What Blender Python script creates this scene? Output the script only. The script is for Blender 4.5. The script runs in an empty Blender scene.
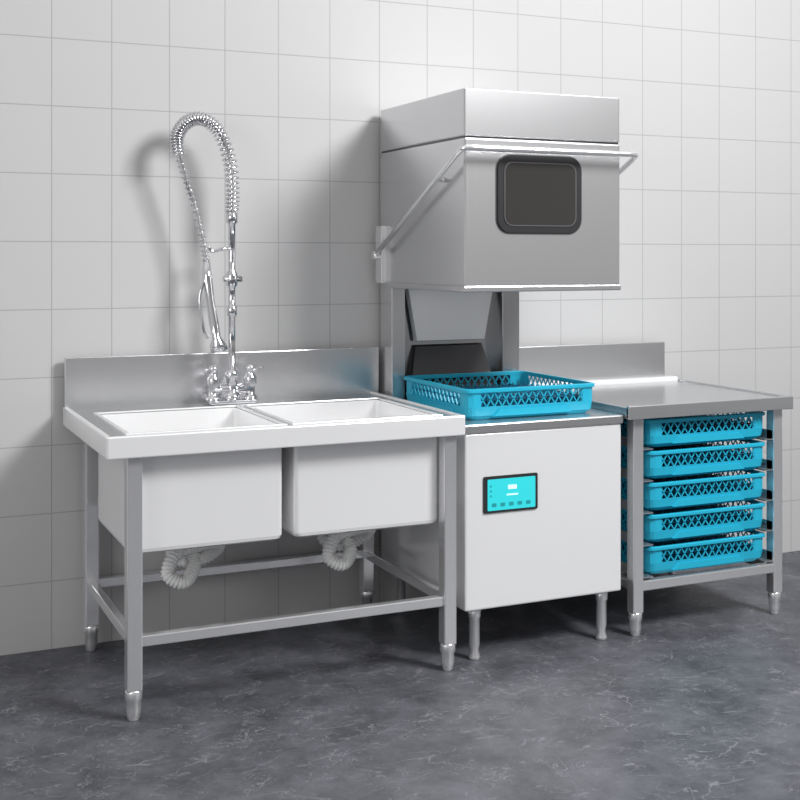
import bpy, bmesh, math
from mathutils import Vector, Matrix
sc=bpy.context.scene
try: sc.view_settings.view_transform='Standard'
except Exception: pass

# ---------------------------------------------------------------- materials
def newmat(name):
    m=bpy.data.materials.new(name); m.use_nodes=True
    nt=m.node_tree; return m,nt,nt.nodes['Principled BSDF']
def N(nt,t): return nt.nodes.new(t)
def simple(name,col,metal=0,rough=.5,emit=None,es=0):
    m,nt,b=newmat(name)
    tc=N(nt,'ShaderNodeTexCoord'); no=N(nt,'ShaderNodeTexNoise'); no.inputs['Scale'].default_value=35
    nt.links.new(tc.outputs['Object'],no.inputs['Vector'])
    mr=N(nt,'ShaderNodeMapRange'); mr.inputs['To Min'].default_value=max(0,rough-.03); mr.inputs['To Max'].default_value=rough+.03
    nt.links.new(no.outputs['Fac'],mr.inputs['Value']); nt.links.new(mr.outputs['Result'],b.inputs['Roughness'])
    b.inputs['Base Color'].default_value=(*col,1); b.inputs['Metallic'].default_value=metal
    if emit: b.inputs['Emission Color'].default_value=(*emit,1); b.inputs['Emission Strength'].default_value=es
    return m
def steel(name,col,metal,rough,stretch=(4,4,220),amp=.06):
    m,nt,b=newmat(name)
    tc=N(nt,'ShaderNodeTexCoord'); mp=N(nt,'ShaderNodeMapping'); mp.inputs['Scale'].default_value=stretch
    no=N(nt,'ShaderNodeTexNoise'); no.inputs['Scale'].default_value=1.5; no.inputs['Detail'].default_value=3
    nt.links.new(tc.outputs['Object'],mp.inputs['Vector']); nt.links.new(mp.outputs['Vector'],no.inputs['Vector'])
    mr=N(nt,'ShaderNodeMapRange'); mr.inputs['To Min'].default_value=rough-.012; mr.inputs['To Max'].default_value=rough+.012
    nt.links.new(no.outputs['Fac'],mr.inputs['Value']); nt.links.new(mr.outputs['Result'],b.inputs['Roughness'])
    mx=N(nt,'ShaderNodeMix'); mx.data_type='RGBA'
    mx.inputs[6].default_value=(*[c*(1-amp) for c in col],1); mx.inputs[7].default_value=(*[min(1,c*(1+amp)) for c in col],1)
    nt.links.new(no.outputs['Fac'],mx.inputs[0]); nt.links.new(mx.outputs[2],b.inputs['Base Color'])
    b.inputs['Metallic'].default_value=metal
    return m
STEEL=steel('brushed_steel',(.70,.70,.71),.88,.24,(160,160,2),.012)
STEELH=steel('brushed_steel_horizontal',(.66,.66,.67),.88,.25,(3,3,200),.015)
BRIGHT=steel('bright_satin_steel',(.97,.97,.975),.38,.2,(3,3,200),.004)
TOP=steel('worktop_steel',(.58,.59,.60),.8,.22,(3,150,150),.05)
TUBE=steel('tube_steel',(.86,.86,.87),.8,.17,(90,90,4),.02)
SHIELD=steel('shield_steel',(.93,.93,.94),.5,.22,(160,160,2),.02)
CHROME=simple('chrome',(.72,.72,.74),1,.09)
DARK=simple('dark_seam_reflection',(.12,.12,.125),.9,.2)  # hood seam, plus the dark reflection painted low on the rear panel
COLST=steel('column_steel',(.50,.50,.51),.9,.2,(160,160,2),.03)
BLACK=simple('black_gasket',(.025,.025,.027),0,.3)
GLASS=simple('dark_glass',(.05,.048,.046),.3,.07)
GREYT=simple('grey_trim',(.15,.15,.155),.5,.3)
BLUE=simple('cyan_plastic',(.016,.40,.58),0,.36)
BLUED=simple('deep_blue_plastic',(.005,.12,.22),0,.42)
WHITEP=simple('white_pvc',(.88,.88,.87),0,.45)
SCREEN=simple('lcd_screen',(.02,.3,.32),0,.25,(.03,.62,.68),.7)
SCRW=simple('lcd_white',(.6,.9,.9),0,.4,(.5,.9,.9),.45)
SCRD=simple('lcd_dark',(.01,.18,.2),0,.4,(.01,.3,.33),.5)

# ---------------------------------------------------------------- helpers
def empty(name,loc):
    e=bpy.data.objects.new(name,None); e.location=loc; e.empty_display_size=.1
    sc.collection.objects.link(e); return e
def addobj(name,me,mats,parent=None,smooth=False,loc=None):
    o=bpy.data.objects.new(name,me); sc.collection.objects.link(o)
    for m in (mats if isinstance(mats,(list,tuple)) else [mats]): 
        if m.name not in [x.name for x in me.materials if x]: me.materials.append(m)
    if smooth:
        for p in me.polygons: p.use_smooth=True
    if parent:
        o.parent=parent; o.matrix_parent_inverse=Matrix.Translation(-Vector(parent.location))
    return o
def bm_box(bm,x0,x1,y0,y1,z0,z1,bev=0,mi=0,seg=2):
    r=bmesh.ops.create_cube(bm,size=1)
    vs=r['verts']
    for v in vs:
        v.co=Vector(((x0+x1)/2+v.co.x*(x1-x0),(y0+y1)/2+v.co.y*(y1-y0),(z0+z1)/2+v.co.z*(z1-z0)))
    fs=set(f for v in vs for f in v.link_faces)
    for f in fs: f.material_index=mi
    if bev>0:
        es=list(set(e for v in vs for e in v.link_edges))
        bmesh.ops.bevel(bm,geom=es,offset=bev,segments=seg,affect='EDGES',profile=.5,material=mi)
def fin(bm,name,mats,parent=None,smooth=False):
    bmesh.ops.recalc_face_normals(bm,faces=bm.faces)
    me=bpy.data.meshes.new(name); bm.to_mesh(me); bm.free()
    return addobj(name,me,mats,parent,smooth)
def box(name,x0,x1,y0,y1,z0,z1,mat,parent=None,bev=.002):
    bm=bmesh.new(); bm_box(bm,x0,x1,y0,y1,z0,z1,bev); return fin(bm,name,mat,parent)
def catmull(pts,n=12):
    P=[Vector(p) for p in pts]; P=[P[0]*2-P[1]]+P+[P[-1]*2-P[-2]]; out=[]
    for i in range(1,len(P)-2):
        a,b,c,d=P[i-1:i+3]
        for k in range(n):
            t=k/n
            out.append(.5*((2*b)+(c-a)*t+(2*a-5*b+4*c-d)*t*t+(3*b-a-3*c+d)*t**3))
    out.append(P[-2]); return out
def frames(pts):
    T=[]
    for i in range(len(pts)):
        a=pts[max(0,i-1)]; b=pts[min(len(pts)-1,i+1)]; T.append((b-a).normalized())
    u=T[0].orthogonal().normalized(); F=[]
    for t in T:
        u=(u-t*u.dot(t)).normalized(); F.append((t,u,t.cross(u)))
    return F
def bm_tube(bm,pts,rad,seg=12,mi=0,cap=True,smooth=True):
    pts=[Vector(p) for p in pts]; F=frames(pts); rings=[]
    for i,p in enumerate(pts):
        r=rad(i) if callable(rad) else rad
        rings.append([bm.verts.new(p+(F[i][1]*math.cos(2*math.pi*k/seg)+F[i][2]*math.sin(2*math.pi*k/seg))*r) for k in range(seg)])
    for a,b in zip(rings,rings[1:]):
        for k in range(seg):
            f=bm.faces.new((a[k],a[(k+1)%seg],b[(k+1)%seg],b[k])); f.material_index=mi; f.smooth=smooth
    if cap:
        for r in (rings[0],rings[-1]):
            f=bm.faces.new(r); f.material_index=mi
def rrect(x0,x1,y0,y1,r,n=5):
    out=[]
    for cx,cy,a0 in((x1-r,y1-r,0),(x0+r,y1-r,90),(x0+r,y0+r,180),(x1-r,y0+r,270)):
        for k in range(n+1):
            a=math.radians(a0+90*k/n); out.append((cx+r*math.cos(a),cy+r*math.sin(a)))
    return out
def bm_loft(bm,loops,caps=(True,True),mi=0,smooth=False):
    R=[[bm.verts.new(p) for p in L] for L in loops]
    n=len(R[0])
    for a,b in zip(R,R[1:]):
        for k in range(n):
            f=bm.faces.new((a[k],a[(k+1)%n],b[(k+1)%n],b[k])); f.material_index=mi; f.smooth=smooth
    if caps[0]: f=bm.faces.new(R[0]); f.material_index=mi
    if caps[1]: f=bm.faces.new(R[-1]); f.material_index=mi
def lathe(bm,c,prof,seg=16,mi=0):
    bm_loft(bm,[[(c[0]+r*math.cos(2*math.pi*k/seg),c[1]+r*math.sin(2*math.pi*k/seg),z) for k in range(seg)] for r,z in prof],mi=mi,smooth=True)

# ---------------------------------------------------------------- room
WY=.825
def wallmat():
    m,nt,b=newmat('wall_tile')
    tc=N(nt,'ShaderNodeTexCoord'); sp=N(nt,'ShaderNodeSeparateXYZ'); cb=N(nt,'ShaderNodeCombineXYZ')
    nt.links.new(tc.outputs['Object'],sp.inputs[0]); nt.links.new(sp.outputs['X'],cb.inputs['X']); nt.links.new(sp.outputs['Z'],cb.inputs['Y'])
    br=N(nt,'ShaderNodeTexBrick'); br.offset=0; br.squash=1
    nt.links.new(cb.outputs[0],br.inputs['Vector'])
    br.inputs['Scale'].default_value=1; br.inputs['Brick Width'].default_value=.2; br.inputs['Row Height'].default_value=.228
    br.inputs['Mortar Size'].default_value=.0022; br.inputs['Mortar Smooth'].default_value=.3
    br.inputs['Color1'].default_value=(.515,.513,.516,1); br.inputs['Color2'].default_value=(.51,.508,.511,1)
    br.inputs['Mortar'].default_value=(.36,.36,.365,1)
    nt.links.new(br.outputs['Color'],b.inputs['Base Color'])
    b.inputs['Roughness'].default_value=.7
    bp=N(nt,'ShaderNodeBump'); bp.inputs['Strength'].default_value=.15; bp.inputs['Distance'].default_value=.002; bp.invert=True
    nt.links.new(br.outputs['Fac'],bp.inputs['Height']); nt.links.new(bp.outputs[0],b.inputs['Normal'])
    return m
def floormat():
    m,nt,b=newmat('dark_marble_floor')
    tc=N(nt,'ShaderNodeTexCoord')
    n1=N(nt,'ShaderNodeTexNoise'); n1.inputs['Scale'].default_value=5; n1.inputs['Detail'].default_value=12; n1.inputs['Roughness'].default_value=.76
    nt.links.new(tc.outputs['Object'],n1.inputs['Vector'])
    r1=N(nt,'ShaderNodeValToRGB'); r1.color_ramp.elements[0].position=.38; r1.color_ramp.elements[0].color=(.050,.052,.062,1)
    r1.color_ramp.elements[1].position=.66; r1.color_ramp.elements[1].color=(.125,.128,.145,1)
    nt.links.new(n1.outputs['Fac'],r1.inputs[0])
    def vein(scale,dist,width,off,mscale):
        mp=N(nt,'ShaderNodeMapping'); mp.inputs['Location'].default_value=(off,off*1.7,0); mp.inputs['Rotation'].default_value=(0,0,off)
        mp.inputs['Scale'].default_value=(1,1.6,1)
        nt.links.new(tc.outputs['Object'],mp.inputs['Vector'])
        nn=N(nt,'ShaderNodeTexNoise'); nn.inputs['Scale'].default_value=scale; nn.inputs['Detail'].default_value=5; nn.inputs['Distortion'].default_value=dist
        nt.links.new(mp.outputs[0],nn.inputs['Vector'])
        s=N(nt,'ShaderNodeMath'); s.operation='SUBTRACT'; s.inputs[1].default_value=.5; nt.links.new(nn.outputs['Fac'],s.inputs[0])
        a=N(nt,'ShaderNodeMath'); a.operation='ABSOLUTE'; nt.links.new(s.outputs[0],a.inputs[0])
        mr=N(nt,'ShaderNodeMapRange'); mr.inputs['From Max'].default_value=width; mr.inputs['To Min'].default_value=1; mr.inputs['To Max'].default_value=0
        nt.links.new(a.outputs[0],mr.inputs['Value'])
        mk=N(nt,'ShaderNodeTexNoise'); mk.inputs['Scale'].default_value=mscale; nt.links.new(mp.outputs[0],mk.inputs['Vector'])
        mm=N(nt,'ShaderNodeMapRange'); mm.inputs['From Min'].default_value=.44; mm.inputs['From Max'].default_value=.6; nt.links.new(mk.outputs['Fac'],mm.inputs['Value'])
        x=N(nt,'ShaderNodeMath'); x.operation='MULTIPLY'; nt.links.new(mr.outputs[0],x.inputs[0]); nt.links.new(mm.outputs[0],x.inputs[1]); return x
    v1=vein(3.0,.6,.006,1.3,5); v2=vein(6,1.0,.008,4.1,8); v3=vein(9,.6,.008,2.6,7)
    ad=N(nt,'ShaderNodeMath'); ad.operation='MAXIMUM'; nt.links.new(v1.outputs[0],ad.inputs[0]); nt.links.new(v2.outputs[0],ad.inputs[1])
    ad2=N(nt,'ShaderNodeMath'); ad2.operation='MAXIMUM'; nt.links.new(ad.outputs[0],ad2.inputs[0]); nt.links.new(v3.outputs[0],ad2.inputs[1])
    ml=N(nt,'ShaderNodeMath'); ml.operation='MULTIPLY'; ml.inputs[1].default_value=.5; nt.links.new(ad2.outputs[0],ml.inputs[0])
    mx=N(nt,'ShaderNodeMix'); mx.data_type='RGBA'; nt.links.new(ml.outputs[0],mx.inputs[0]); nt.links.new(r1.outputs[0],mx.inputs[6]); mx.inputs[7].default_value=(.33,.33,.35,1)
    nt.links.new(mx.outputs[2],b.inputs['Base Color']); b.inputs['Roughness'].default_value=.52
    return m
box('wall_back',-4,7,WY,WY+.1,0,4,wallmat(),bev=0)
box('floor',-4,7,-9,WY+.1,-.1,0,floormat(),bev=0)

# ---------------------------------------------------------------- sink table
ST=empty('double_bowl_sink_table',(.6,.42,0))
X0,X1,Y0,Y1,ZT=.036,1.158,.05,.80,.81
bas=[(.112,.572),(.612,1.095)]; BY0,BY1=.115,.60
bm=bmesh.new()
t=.012
bm_box(bm,X0,X1,Y0,BY0,ZT-t,ZT)
bm_box(bm,X0,X1,BY1,Y1,ZT-t,ZT)
bm_box(bm,X0,bas[0][0],BY0,BY1,ZT-t,ZT); bm_box(bm,bas[0][1],bas[1][0],BY0,BY1,ZT-t,ZT); bm_box(bm,bas[1][1],X1,BY0,BY1,ZT-t,ZT)
fin(bm,'worktop',TOP,ST)
bm=bmesh.new()
bm_box(bm,X0,X1,Y0-.004,Y0+.014,ZT-.058,ZT+.005,.004)
bm_box(bm,X0-.003,X0+.014,Y0,Y1,ZT-.058,ZT+.005,.004)
bm_box(bm,X1-.014,X1+.003,Y0,Y1,ZT-.058,ZT+.005,.004)
bm_box(bm,X0,X1,Y1-.05,Y1-.035,ZT-.058,ZT-t,.002)
fin(bm,'rim',BRIGHT,ST)
box('backsplash',X0,X1+.02,Y1-.02,Y1,ZT-.05,.98,STEELH,ST,.003)
bm=bmesh.new()
for a,b in bas:
    bm_box(bm,a-.012,b+.012,BY0-.012,BY0,ZT-.002,ZT+.004,.0015)
    bm_box(bm,a-.012,b+.012,BY1,BY1+.012,ZT-.002,ZT+.004,.0015)
    bm_box(bm,a-.012,a,BY0,BY1,ZT-.002,ZT+.004,.0015); bm_box(bm,b,b+.012,BY0,BY1,ZT-.002,ZT+.004,.0015)
fin(bm,'bowl_edges',BRIGHT,ST)
for i,(a,b) in enumerate(bas):
    bm=bmesh.new()
    L=[]
    def lp(x0,x1,y0,y1,r,z): return [(x,y,z) for x,y in rrect(x0,x1,y0,y1,r)]
    z0=.462
    L.append(lp(a+.012,b-.012,BY0+.012,BY1-.012,.02,z0)); L.append(lp(a+.002,b-.002,BY0+.002,BY1-.002,.018,z0+.006)); L.append(lp(a-.001,b+.001,BY0-.001,BY1+.001,.015,z0+.016))
    L.append(lp(a-.001,b+.001,BY0-.001,BY1+.001,.013,ZT-.003))
    L.append(lp(a+.002,b-.002,BY0+.002,BY1-.002,.012,ZT-.003)); L.append(lp(a+.003,b-.003,BY0+.003,BY1-.003,.014,z0+.03)); L.append(lp(a+.02,b-.02,BY0+.02,BY1-.02,.03,z0+.006))
    bm_loft(bm,L)
    cx=(a+b)/2
    lathe(bm,(cx,.38),[(.045,z0+.004),(.045,z0+.009),(.02,z0+.008)])
    lathe(bm,(cx,.38),[(.03,z0+.002),(.034,z0-.02),(.034,z0-.05),(.022,z0-.055)])
    fin(bm,'bowl_%d'%(i+1),BRIGHT,ST)
def leg(bm,x,y,ztop,w=.044,foot=.085):
    h=w/2
    bm_box(bm,x-h,x+h,y-h,y+h,foot,ztop,.004)
    lathe(bm,(x,y),[(h*.98,foot+.005),(h*1.14,foot-.002),(h*1.14,foot-.022),(h*.98,foot-.028),(h*.98,.03),(h*.85,.012),(h*.75,.006),(h*.75,0)])
bm=bmesh.new()
LX=(.118,1.118); LY=(.092,.755)
for x in LX:
    for y in LY: leg(bm,x,y,ZT-.02)
fin(bm,'legs',TUBE,ST)
bm=bmesh.new()
for y in LY: bm_box(bm,LX[0],LX[1],y-.014,y+.014,.208,.24,.004)
for x in LX: bm_box(bm,x-.014,x+.014,LY[0],LY[1],.208,.24,.004)
fin(bm,'lower_rails',TUBE,ST)
def hose(name,pts):
    P=catmull(pts,26); bm=bmesh.new()
    bm_tube(bm,P,lambda i:.0205+.0028*math.cos(i*math.pi*.5),14)
    fin(bm,name,WHITEP,ST)
for i,(a,b) in enumerate(bas):
    cx=(a+b)/2; s=(.035,.05)[i]; q=.036
    def sc1(x,y,z): return (cx+(x-cx)*1.25+s,y,.33+(z-.33)*1.05+q)
    pts=[(cx,.38,.41),(cx+.012,.37,.395)]+[sc1(x,y,z) for x,y,z in [(cx-.015,.34,.315),(cx-.05,.30,.285),(cx-.085,.31,.31),(cx-.06,.34,.36),(cx-.005,.36,.375),(cx+.055,.40,.37),(cx+.07,.46,.335),(cx+.03,.50,.295),(cx-.02,.54,.30),(cx-.03,.60,.36),(cx-.02,.70,.38),(cx-.02,.79,.385)]]
    hose('drain_hose_%d'%(i+1),pts)

# ---------------------------------------------------------------- pre-rinse faucet
FX,FY=.585,.69
FA=empty('pre_rinse_faucet',(FX,FY,ZT))
bm=bmesh.new()
bm_box(bm,FX-.085,FX+.085,FY-.025,FY+.025,ZT,ZT+.014,.005)
bm_tube(bm,[(FX-.075,FY,ZT+.05),(FX+.075,FY,ZT+.05)],.017,16)
for s in(-1,1):
    x=FX+s*.066
    lathe(bm,(x,FY),[(.026,ZT+.01),(.026,ZT+.022),(.016,ZT+.028),(.016,ZT+.06),(.022,ZT+.066),(.022,ZT+.09),(.014,ZT+.1),(.012,ZT+.112),(.017,ZT+.118),(.015,ZT+.13),(.004,ZT+.134)])
    bm_tube(bm,catmull([(x,FY,ZT+.105),(x+s*.02,FY-.012,ZT+.118),(x+s*.035,FY-.03,ZT+.122)],6),lambda i:.006,10)
    bm_tube(bm,[(x-.0,FY-.03,ZT+.07),(x,FY+.02,ZT+.07)],.012,12)
lathe(bm,(FX,FY),[(.028,ZT+.01),(.028,ZT+.03),(.02,ZT+.035),(.02,ZT+.085),(.024,ZT+.09),(.024,ZT+.11),(.013,ZT+.118),(.0125,ZT+.30),(.018,ZT+.305),(.018,ZT+.335),(.0125,ZT+.34),(.0125,ZT+.40),(.020,ZT+.41),(.020,ZT+.45),(.0125,ZT+.46),(.0125,1.43),(.02,1.435),(.02,1.47),(.010,1.475)])
bm_tube(bm,[(FX-.03,FY,ZT+.43),(FX+.035,FY,ZT+.43)],.011,12)
bm_tube(bm,catmull([(FX,FY,1.34),(FX-.03,FY-.01,1.345),(FX-.07,FY-.01,1.335),(FX-.085,FY-.01,1.35)],8),.006,10)
fin(bm,'valve_body_and_riser',CHROME,FA)
arc=catmull([(FX,FY,1.47),(FX+.002,FY,1.55),(FX-.008,FY,1.65),(FX-.045,FY,1.745),(FX-.10,FY,1.787),(FX-.155,FY,1.777),(FX-.19,FY,1.73),(FX-.19,FY,1.675),(FX-.165,FY,1.59),(FX-.135,FY,1.50),(FX-.105,FY,1.38),(FX-.09,FY,1.30)],14)
bm=bmesh.new(); bm_tube(bm,arc,.0085,10); fin(bm,'hose',CHROME,FA)
F=frames(arc); nsp=int(len(arc)*.66); pts=[]
turns=40; per=12
for k in range(turns*per):
    u=k/(turns*per)*(nsp-1); i=int(u); f=u-i; p=arc[i].lerp(arc[i+1],f); a=2*math.pi*k/per
    R=.0225
    pts.append(p+(F[i][1]*math.cos(a)+F[i][2]*math.sin(a))*R)
bm=bmesh.new(); bm_tube(bm,pts,.0036,6)
pts=[]
tot=len(arc)-1-nsp
for k in range(18*per):
    u=nsp-1+k/(18*per)*tot; i=int(u); f=u-i; p=arc[i].lerp(arc[min(i+1,len(arc)-1)],f); a=2*math.pi*k/per
    pts.append(p+(F[i][1]*math.cos(a)+F[i][2]*math.sin(a))*.012)
bm_tube(bm,pts,.0025,6)
fin(bm,'spring',CHROME,FA)
bm=bmesh.new()
w=[Vector((FX-.09,FY,1.31)),Vector((FX-.088,FY-.004,1.24)),Vector((FX-.08,FY-.01,1.17)),Vector((FX-.068,FY-.015,1.09)),Vector((FX-.06,FY-.02,1.04)),Vector((FX-.056,FY-.02,1.02)),Vector((FX-.05,FY-.02,.995))]
rr=[.012,.018,.015,.017,.015,.027,.030]
bm_tube(bm,w,lambda i:rr[i],16)
bm_tube(bm,catmull([(FX-.10,FY-.01,1.24),(FX-.118,FY-.015,1.17),(FX-.105,FY-.02,1.07),(FX-.09,FY-.02,1.04)],8),.0055,8)
fin(bm,'spray_wand',CHROME,FA)

# ---------------------------------------------------------------- hood dishwasher
DW=empty('hood_type_dishwasher',(1.49,.45,0))
DX0,DX1,DY0,DY1=1.19,1.795,.11,.79
ZB=.775
box('lower_cabinet',DX0,DX1,DY0,DY1,.17,ZB-.03,BRIGHT,DW,.006)
bm=bmesh.new()
bm_box(bm,DX0-.006,DX1+.004,DY0-.008,DY1,ZB-.03,ZB,.005)
fin(bm,'top_deck',STEELH,DW)
bm=bmesh.new()
for x in(1.245,1.74):
    for y in(.15,.73):
        lathe(bm,(x,y),[(.022,.172),(.022,.14),(.018,.135),(.018,.05),(.014,.03),(.02,.01),(.02,0)])
fin(bm,'feet',TUBE,DW)
bm=bmesh.new()
bm_box(bm,1.19,1.245,.69,.79,ZB-.01,1.25,.004)
fin(bm,'rear_column_1',STEEL,DW)
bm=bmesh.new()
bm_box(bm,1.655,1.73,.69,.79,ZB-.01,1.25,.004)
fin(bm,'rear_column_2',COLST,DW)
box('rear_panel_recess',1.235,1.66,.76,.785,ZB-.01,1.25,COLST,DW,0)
bm=bmesh.new()
def ql(x0,x1,x2,x3,z0,z1,y0,y1): return [(x0,y0,z0),(x1,y0,z0),(x3,y1,z1),(x2,y1,z1)]
bm_loft(bm,[ql(1.305,1.60,1.262,1.645,1.00,1.24,.745,.745),ql(1.31,1.595,1.267,1.64,1.003,1.237,.725,.725)])
fin(bm,'rear_shield',SHIELD,DW)
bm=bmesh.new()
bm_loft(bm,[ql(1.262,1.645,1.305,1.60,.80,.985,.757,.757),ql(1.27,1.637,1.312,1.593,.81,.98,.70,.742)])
fin(bm,'rear_reflection_panel',DARK,DW)  # dark reflection low on the rear panel, put into this part's colour
HX0,HX1=1.188,1.79
zc=1.705
bm=bmesh.new()
bm_box(bm,HX0,HX1,DY0,DY1,1.22,zc-.002,.006)
fin(bm,'hood',STEEL,DW)
bm=bmesh.new(); bm_box(bm,HX0-.003,HX1+.003,DY0-.003,.689,1.202,1.222,.004); fin(bm,'hood_lower_lip',STEELH,DW)
box('hood_cap',HX0,HX1,DY0+.002,DY1,zc+.003,1.864,STEEL,DW,.005)
box('hood_seam',HX0+.004,HX1-.004,DY0+.006,DY1-.004,zc-.006,zc+.006,DARK,DW,0)
def yplate(bm,x0,x1,z0,z1,r,ya,yb,mi=0,n=6):
    l=rrect(x0,x1,z0,z1,r,n)
    bm_loft(bm,[[(x,ya,z) for x,z in l],[(x,yb,z) for x,z in l]],mi=mi)
bm=bmesh.new()
yplate(bm,1.303,1.632,1.392,1.655,.05,.107,.111,3)
yplate(bm,1.307,1.628,1.396,1.651,.047,.101,.109,1)
yplate(bm,1.329,1.606,1.418,1.629,.032,.0985,.103,3)
yplate(bm,1.333,1.602,1.422,1.625,.028,.098,.103,2)
fin(bm,'inspection_window',[STEELH,BLACK,GLASS,GREYT],DW)
bm=bmesh.new()
hp=[(1.158,.765,1.323),(1.156,.45,1.475),(1.153,.15,1.62),(1.153,.085,1.652),(1.16,.06,1.662),(1.185,.05,1.664),(1.22,.05,1.664)]
arm=[Vector(hp[0]),Vector(hp[1])]+catmull(hp[2:],8)
arm2=[Vector((2*1.489-p.x,p.y,p.z)) for p in reversed(arm)]
bm_tube(bm,arm+arm2,.0095,12)
for s in(0,1):
    m=lambda x:2*1.489-x if s else x
    bm_tube(bm,[(m(1.148),.765,1.323),(m(1.19),.765,1.323)],.016,14)
    xs=sorted((m(1.168),m(1.189)))
    bm_box(bm,xs[0],xs[1],.735,.79,1.22,1.43,.003)
    bm_tube(bm,[(m(1.154),.25,1.573),(m(1.19),.25,1.573)],.009,10)
fin(bm,'lift_handle',TUBE,DW)
bm=bmesh.new()
yplate(bm,1.256,1.459,.482,.602,.006,.105,.1105,0,3)
yplate(bm,1.270,1.449,.49,.592,.003,.1035,.106,1,2)
yplate(bm,1.345,1.378,.556,.570,.002,.1025,.104,2,2)
yplate(bm,1.340,1.383,.536,.541,.002,.1025,.104,2,2)
for k in range(5): yplate(bm,1.285+k*.032,1.302+k*.032,.502,.514,.002,.1025,.104,3,2)
for k in range(3): yplate(bm,1.278,1.284,.535+k*.016,.541+k*.016,.001,.1025,.104,3,2)
fin(bm,'control_panel',[BLACK,SCREEN,SCRW,SCRD],DW)

# ---------------------------------------------------------------- rack table
RT=empty('stainless_rack_table',(2.17,.42,0))
TX0,TX1,TY0,TY1,TZ=1.803,2.528,.08,.79,.806
bm=bmesh.new()
bm_box(bm,TX0,TX1,TY0,TY1,TZ-.045,TZ-.006,.003)
bm_box(bm,TX0,TX1,TY0-.003,TY0+.014,TZ-.047,TZ,.003); bm_box(bm,TX1-.014,TX1+.003,TY0,TY1,TZ-.047,TZ,.003)
fin(bm,'worktop',TOP,RT)
bm=bmesh.new()
bm_box(bm,TX0-.06,TX1-.055,TY1-.02,TY1,TZ-.04,.962,.003)
fin(bm,'backsplash',STEELH,RT)
bm=bmesh.new(); bm_box(bm,TX0+.01,TX1-.02,TY1-.065,TY1-.02,TZ-.008,TZ+.014,.006); fin(bm,'rear_ledge',BRIGHT,RT)
RX=(1.868,2.487); RY=(.132,.74)
bm=bmesh.new()
for x in RX:
    for y in RY: leg(bm,x,y,TZ-.03,.042,.08)
fin(bm,'legs',TUBE,RT)
bm=bmesh.new()
for y in RY: bm_box(bm,RX[0],RX[1],y-.016,y+.016,.155,.190,.004)
for x in RX: bm_box(bm,x-.014,x+.014,RY[0],RY[1],.155,.190,.004)
fin(bm,'lower_rails',TUBE,RT)
bm=bmesh.new(); ZR=[.203+.1115*k for k in range(5)]
for z in ZR:
    bm_box(bm,1.886,1.935,.12,.74,z-.005,z-.001); bm_box(bm,1.883,1.889,.12,.74,z-.005,z+.03)
    bm_box(bm,2.43,2.469,.12,.74,z-.005,z-.001); bm_box(bm,2.466,2.472,.12,.74,z-.005,z+.03)
fin(bm,'rack_runners',STEELH,RT)

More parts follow.
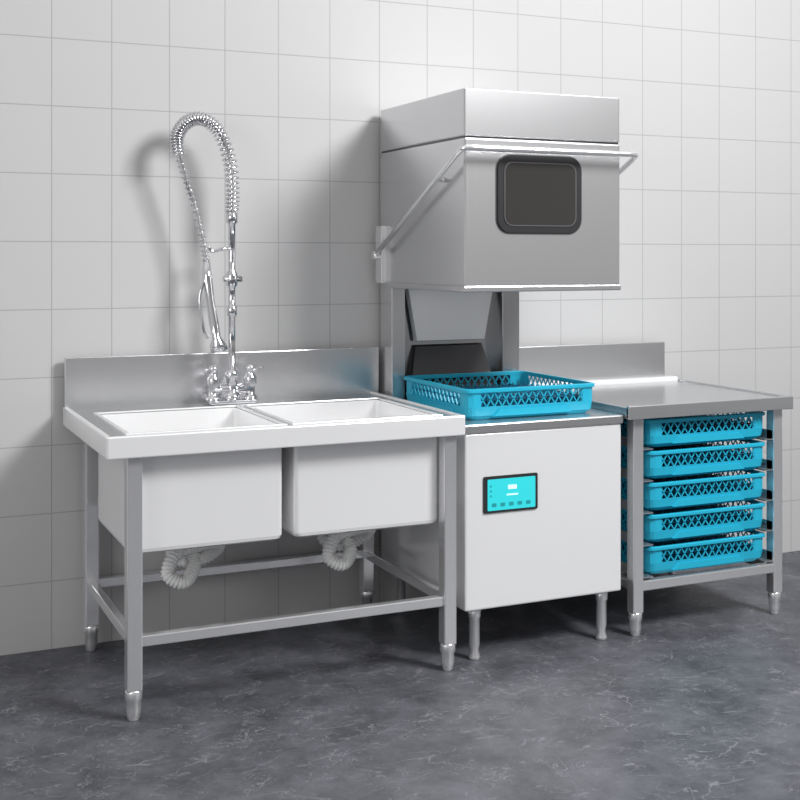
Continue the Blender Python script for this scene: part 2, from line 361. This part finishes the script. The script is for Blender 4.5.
# ---------------------------------------------------------------- dish racks
def rackmesh():
    W=.51; H=.104; h=W/2; bm=bmesh.new()
    def ring(ins,z,r=.03): return [(x,y,z) for x,y in rrect(-h+ins,h-ins,-h+ins,h-ins,r,4)]
    bm_loft(bm,[ring(.022,0),ring(.008,.014),ring(.004,.044),ring(.010,.044),ring(.014,.014),ring(.028,.003)],caps=(False,False),mi=0)
    bm_loft(bm,[ring(.004,.088),ring(-.002,.092),ring(-.002,.101),ring(.002,H),ring(.010,H),ring(.012,.101),ring(.012,.09),ring(.004,.088)],caps=(False,False),mi=0)
    for sx in(-1,1):
        for sy in(-1,1):
            seg=[(h-.005,h-.055),(h-.005,h-.03),(h-.013,h-.013),(h-.03,h-.005),(h-.055,h-.005)]
            for (a,b),(c,d) in zip(seg,seg[1:]):
                q=[bm.verts.new((sx*a,sy*b,.04)),bm.verts.new((sx*c,sy*d,.04)),bm.verts.new((sx*c,sy*d,.09)),bm.verts.new((sx*a,sy*b,.09))]
                q2=[bm.verts.new(v.co-Vector((sx*.006,sy*.006,0))) for v in q]
                for f in(q,q2): bm.faces.new(f)
                for i in range(4): bm.faces.new((q[i],q[(i+1)%4],q2[(i+1)%4],q2[i]))
    def strip(p,q,nrm,w=.0018,t=.004,mi=0):
        p=Vector(p);q=Vector(q);d=(q-p).normalized();n=Vector(nrm);s=d.cross(n)*w
        A=[p+s,p-s,q-s,q+s]; a=[bm.verts.new(v) for v in A]; b=[bm.verts.new(v-n*t) for v in A]
        for f in(a,b): bm.faces.new(f).material_index=mi
        for i in range(4): bm.faces.new((a[i],a[(i+1)%4],b[(i+1)%4],b[i])).material_index=mi
    n=14; c=h-.05; st=2*c/n
    for k in range(n):
        a=-c+k*st; b=a+st
        for (u,v) in((a,b),(b,a)):
            strip((u,-h+.006,.042),(v,-h+.006,.090),(0,-1,0)); strip((u,h-.006,.042),(v,h-.006,.090),(0,1,0))
            strip((-h+.006,u,.042),(-h+.006,v,.090),(-1,0,0)); strip((h-.006,u,.042),(h-.006,v,.090),(1,0,0))
    for k in range(4):
        R=Matrix.Rotation(k*math.pi/2,3,'Z')
        prof=[(-.15,.012),(-.13,.034),(.13,.034),(.15,.012)]
        fr=[bm.verts.new(R@Vector((x,-h-.001,z))) for x,z in prof]; bk=[bm.verts.new(R@Vector((x*1.04,-h+.010,z))) for x,z in prof]
        bm.faces.new(fr)
        for i in range(4): bm.faces.new((fr[i],fr[(i+1)%4],bk[(i+1)%4],bk[i]))
    g=h-.024
    m=16
    for k in range(m+1):
        u=-g+2*g*k/m
        bm_box(bm,u-.002,u+.002,-g,g,.004,.012,0,1); bm_box(bm,-g,g,u-.002,u+.002,.005,.013,0,1)
    for i in range(9):
        for j in range(9):
            x=-g+2*g*(i+.5)/9; y=-g+2*g*(j+.5)/9
            bm_loft(bm,[[(x+r*a,y+r*b,z) for a,b in((1,0),(0,1),(-1,0),(0,-1))] for r,z in((.005,.01),(.0025,.072))],mi=1)
    for k in range(1,12):
        u=-g+2*g*k/12
        bm_box(bm,u-.0018,u+.0018,-g-.01,g+.01,.05,.056,0,1); bm_box(bm,-g-.01,g+.01,u-.0018,u+.0018,.05,.056,0,1)
    bmesh.ops.recalc_face_normals(bm,faces=bm.faces)
    me=bpy.data.meshes.new('dish_rack'); bm.to_mesh(me); bm.free(); return me
RM=rackmesh(); RM.materials.append(BLUE); RM.materials.append(BLUED)
pos=[(1.482,.425,ZB+.001,1)]+[(2.182,.375,z-.001,1.035) for z in ZR]
for i,p in enumerate(pos):
    o=bpy.data.objects.new('dish_rack',RM); o.location=p[:3]; o.scale=(p[3],1,.96 if i else 1); sc.collection.objects.link(o)

# ---------------------------------------------------------------- lights / world
w=bpy.data.worlds.new('studio'); sc.world=w; w.use_nodes=True; nt=w.node_tree; bg=nt.nodes['Background']
tc=N(nt,'ShaderNodeTexCoord'); sp=N(nt,'ShaderNodeSeparateXYZ'); nt.links.new(tc.outputs['Generated'],sp.inputs[0])
rp=N(nt,'ShaderNodeValToRGB'); mr=N(nt,'ShaderNodeMapRange'); mr.inputs['From Min'].default_value=-1
nt.links.new(sp.outputs['Z'],mr.inputs['Value']); nt.links.new(mr.outputs[0],rp.inputs[0])
e=rp.color_ramp.elements; e[0].position=.45; e[0].color=(.6,.6,.6,1); e[1].position=.9; e[1].color=(.95,.95,.95,1)
x=e.new(.51); x.color=(.68,.68,.68,1); x=e.new(.6); x.color=(.38,.38,.38,1)
dp=N(nt,'ShaderNodeVectorMath'); dp.operation='DOT_PRODUCT'; dp.inputs[1].default_value=(.60,-.80,0)
nt.links.new(tc.outputs['Generated'],dp.inputs[0])
m2=N(nt,'ShaderNodeMapRange'); m2.inputs['From Min'].default_value=.2; m2.inputs['From Max'].default_value=1; m2.inputs['To Min'].default_value=1.1; m2.inputs['To Max'].default_value=.65
nt.links.new(dp.outputs['Value'],m2.inputs['Value'])
mm=N(nt,'ShaderNodeMath'); mm.operation='MULTIPLY'; mm.inputs[1].default_value=.78; nt.links.new(m2.outputs[0],mm.inputs[0])
nt.links.new(rp.outputs[0],bg.inputs['Color']); nt.links.new(mm.outputs[0],bg.inputs['Strength'])
def area(name,loc,tgt,size,power,col=(1,1,1)):
    l=bpy.data.lights.new(name,'AREA'); l.size=size; l.energy=power; l.color=col
    o=bpy.data.objects.new(name,l); o.location=loc; o.rotation_euler=(Vector(tgt)-Vector(loc)).to_track_quat('-Z','Y').to_euler(); sc.collection.objects.link(o)
area('key_softbox',(2.9,-2.7,3.6),(.7,.4,.6),1.2,215)
area('fill_softbox',(-2.8,-2.2,2.0),(.8,.3,.6),1.8,38)

# ---------------------------------------------------------------- camera
cd=bpy.data.cameras.new('camera'); cam=bpy.data.objects.new('camera',cd); sc.collection.objects.link(cam)
cam.location=(-.616,-3.347,1.323); cam.rotation_euler=(math.radians(90),0,math.radians(-24.5))
cd.sensor_width=36; cd.lens=1207/800*36; cd.shift_y=-145/800
sc.camera=cam
